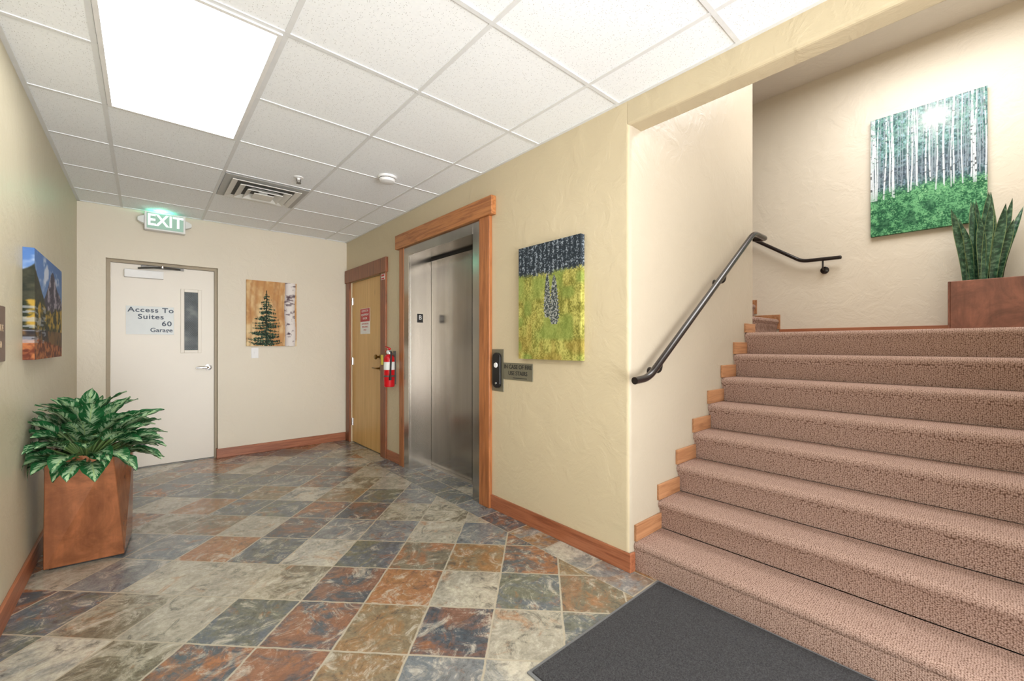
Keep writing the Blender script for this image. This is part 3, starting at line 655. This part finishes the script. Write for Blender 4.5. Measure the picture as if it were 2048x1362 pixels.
picture('canvas_picture','frameless canvas photo of a green spruce and white aspen trunk','back',.836,1.338,1.187,1.917,YB,.03,p_spruce,.003)
picture('canvas_picture','frameless canvas photo of mountain and lake in autumn','left',3.18,4.10,1.125,1.69,XL,.04,p_mount,.004)
pq=thing('wall_plaque','bronze brown room plaque with raised lettering','sign',(XL,2.7,1.13))
bx('plate',M_plaque,pq,XL,XL+.008,2.56,2.795,1.13,1.365,.003)
text('lettering','SUITE',.028,(XL+.0085,2.71,1.27),'left',M_plaquet,pq); text('lettering','50',.028,(XL+.0085,2.71,1.20),'left',M_plaquet,pq)

# ------------------------------------------------------------ plants
pp=thing('potted_plant','bushy variegated chinese evergreen in angular rusted metal planter','plant',(-.23,3.45,0))
bot=[(-.405,3.29),(-.088,3.255),(-.060,3.60),(-.405,3.62)]; top=[(-.395,3.25),(-.135,3.25),(-.052,3.55),(-.405,3.60)]
zt=.60
def inset(p,t):
    cx=sum(x for x,_ in p)/4; cy=sum(y for _,y in p)/4; return [(x+(cx-x)*t,y+(cy-y)*t) for x,y in p]
m=MB(); ti=inset(top,.07); tj=inset(top,.12)
vs=[(x,y,.012) for x,y in bot]+[(x,y,zt) for x,y in top]+[(x,y,zt) for x,y in ti]+[(x,y,zt-.06) for x,y in tj]
fs=[(3,2,1,0)]+[(i,(i+1)%4,4+(i+1)%4,4+i) for i in range(4)]+[(4+i,4+(i+1)%4,8+(i+1)%4,8+i) for i in range(4)]+[(8+i,8+(i+1)%4,12+(i+1)%4,12+i) for i in range(4)]+[(12,13,14,15)]
m.add(vs,fs); m.ob('planter',M_corten,pp,bevel=.004)
m=MB(); bi=inset(bot,.12); m.prism(bi,'z',0,.0125); m.ob('base',M_dark,pp)
m=MB(); m.prism(inset(top,.14),'z',zt-.055,zt-.03); m.ob('soil',M_soil,pp)
m=MB(); rr=random.Random(11)
def leaf(m,p0,az,e0,pet,L,W,k,r,xmin=-.448):
    p=Vector(p0); e=e0; nseg=12
    pts=[]; n1=4
    hd=Vector((math.cos(az),math.sin(az),0))
    steps=n1+nseg
    for i in range(steps+1):
        pts.append((p.copy(),e))
        d=(pet/n1) if i<n1 else L/nseg
        kk=k*.35 if i<n1 else k
        p=p+(hd*math.cos(e)+Vector((0,0,math.sin(e))))*d; e-=kk*d
    def cl(q): 
        q=Vector(q); 
        if q.x<xmin: q.x=xmin+(0.002*rr.random())
        return q
    m_=[cl(q) for q,_ in pts[:n1+1]]
    o=len(m.v); m.tube(m_,.005,6); 
    for i in range(o,len(m.v)): m.a[i]=(0,2.0,r)
    S=Vector((-hd.y,hd.x,0)); roll=rr.uniform(-.4,.4)
    vs=[];at=[]
    for i in range(nseg+1):
        q,e=pts[n1+i]; t=i/nseg
        w=W*(math.sin(PI*min(1,t**.78))**.85 if 0<t<1 else 0.0)
        w=max(w,.0008)
        T=hd*math.cos(e)+Vector((0,0,math.sin(e))); Nn=S.cross(T)*-1
        if Nn.z<0: Nn=-Nn
        S2=S*math.cos(roll)+Nn*math.sin(roll); N2=Nn*math.cos(roll)-S*math.sin(roll)
        for j in (-1,-.5,0,.5,1):
            vs.append(cl(q+S2*(w*j)+N2*(abs(j)*w*.32+.004*math.sin(t*17+j*3+r)))); at.append((j,t,r))
    fs=[]
    for i in range(nseg):
        for j in range(4): a=i*5+j; fs.append((a,a+1,a+6,a+5))
    m.add(vs,fs,0,at)
cx,cy=-.245,3.36
NL=125
for i in range(NL):
    f=(i+.5)/NL
    az=i*2.399963+rr.uniform(-.2,.2)
    e0=math.radians(86-80*f**1.0+rr.uniform(-9,9))
    pet=rr.uniform(.07,.12)+.11*(1-f); L=rr.uniform(.18,.235); W=rr.uniform(.042,.054)
    if math.cos(az)>0: L*=1-.06*math.cos(az)
    leaf(m,(cx+.07*f*math.cos(az),cy+.09*f*math.sin(az),zt-.035),az,e0,pet,L,W,rr.uniform(2.8,4.8),rr.uniform(0,20))
m.ob('foliage',M_leaf,pp,smooth=True,attr=True,angle=80,recalc=False)

sp2=thing('potted_snake_plant','tall snake plant in rectangular rusted copper planter on the landing','plant',(4.6,-.1,LZ))
m=MB(); px0,px1,py0,py1=4.40,4.76,-.42,.215; pt=LZ+.365
m.box(px0,px1,py0,py0+.012,LZ,pt); m.box(px0,px1,py1-.012,py1,LZ,pt); m.box(px0,px0+.012,py0+.012,py1-.012,LZ,pt); m.box(px1-.012,px1,py0+.012,py1-.012,LZ,pt); m.box(px0+.012,px1-.012,py0+.012,py1-.012,LZ,LZ+.02)
m.ob('planter',M_corten2,sp2,bevel=.003)
bx('soil',M_soil,sp2,px0+.013,px1-.013,py0+.013,py1-.013,pt-.07,pt-.03)
m=MB()
for i in range(28):
    bx0=4.57+rr.uniform(-.09,.09); by0=.045+rr.uniform(-.095,.085)
    az=rr.uniform(-.8,.8)+PI/2; Lh=rr.uniform(.38,.60) if i>6 else rr.uniform(.60,.69)
    lean=Vector(((bx0-4.57)*.4+rr.uniform(-.04,.03),(by0-.045)*.55+rr.uniform(-.03,.03),0)); W=rr.uniform(.022,.031); r=rr.uniform(0,30)
    vs=[];at=[];n=14
    for k in range(n+1):
        t=k/n; q=Vector((bx0,by0,pt-.04))+Vector((0,0,Lh*t))+lean*(t**1.6)*1.3
        w=W*(.66+.50*t if t<.6 else (.96)*max(0,(1-((t-.6)/.4)**2.1)))+.0006
        a=az+t*1.0-.5; S=Vector((math.cos(a),math.sin(a),0)); Nn=Vector((-math.sin(a),math.cos(a),0))
        for j in (-1,-.5,0,.5,1):
            p=q+S*w*j+Nn*abs(j)*w*.4
            p.x=min(p.x,4.74); vs.append(p); at.append((j,t,r))
    fs=[]
    for k in range(n):
        for j in range(4): a=k*5+j; fs.append((a,a+1,a+6,a+5))
    m.add(vs,fs,0,at)
m.ob('foliage',M_sword,sp2,smooth=True,attr=True,angle=80,recalc=False)

# ------------------------------------------------------------ lights
def area(name,loc,rot,sx,sy,pw,col=(1,1,1)):
    l=bpy.data.lights.new(name,'AREA'); l.shape='RECTANGLE'; l.size=sx; l.size_y=sy; l.energy=pw; l.color=col
    o=bpy.data.objects.new(name,l); COL.objects.link(o); o.location=loc; o.rotation_euler=rot; o['label']='added fill light'; return o
area('stairwell_fill',(3.6,.25,3.66),(0,0,0),1.3,1.3,43,(1,.99,.975))  # added fill light under the stairwell ceiling, no fixture modelled
l=bpy.data.lights.new('entry_fill_sun','SUN'); l.energy=4.6; l.angle=math.radians(62); l.color=(1,.99,.98)  # added fill sun, tilted upward to brighten the hall end and ceiling
o=bpy.data.objects.new('entry_fill_sun',l); COL.objects.link(o); o.location=(.7,-3,1.2); o.rotation_euler=(math.radians(107),0,math.radians(0))
l=bpy.data.lights.new('exit_glow','POINT'); l.energy=.6; l.color=(.15,1,.6); l.shadow_soft_size=.005
o=bpy.data.objects.new('exit_glow',l); COL.objects.link(o); o.location=(.12,5.31,2.490)
w=bpy.data.worlds.new('world'); sc.world=w; w.use_nodes=True
bg=w.node_tree.nodes['Background']; bg.inputs[0].default_value=(1,1,.995,1); bg.inputs[1].default_value=4.3
# ------------------------------------------------------------ camera
cd=bpy.data.cameras.new('camera'); cam=bpy.data.objects.new('camera',cd); COL.objects.link(cam)
cd.sensor_width=36; cd.sensor_fit='HORIZONTAL'; cd.lens=840/2048*36; cd.shift_y=9/2048; cd.clip_start=.02
cam.location=(0,0,1.2); cam.rotation_euler=(PI/2,0,-math.radians(41.15))
sc.camera=cam
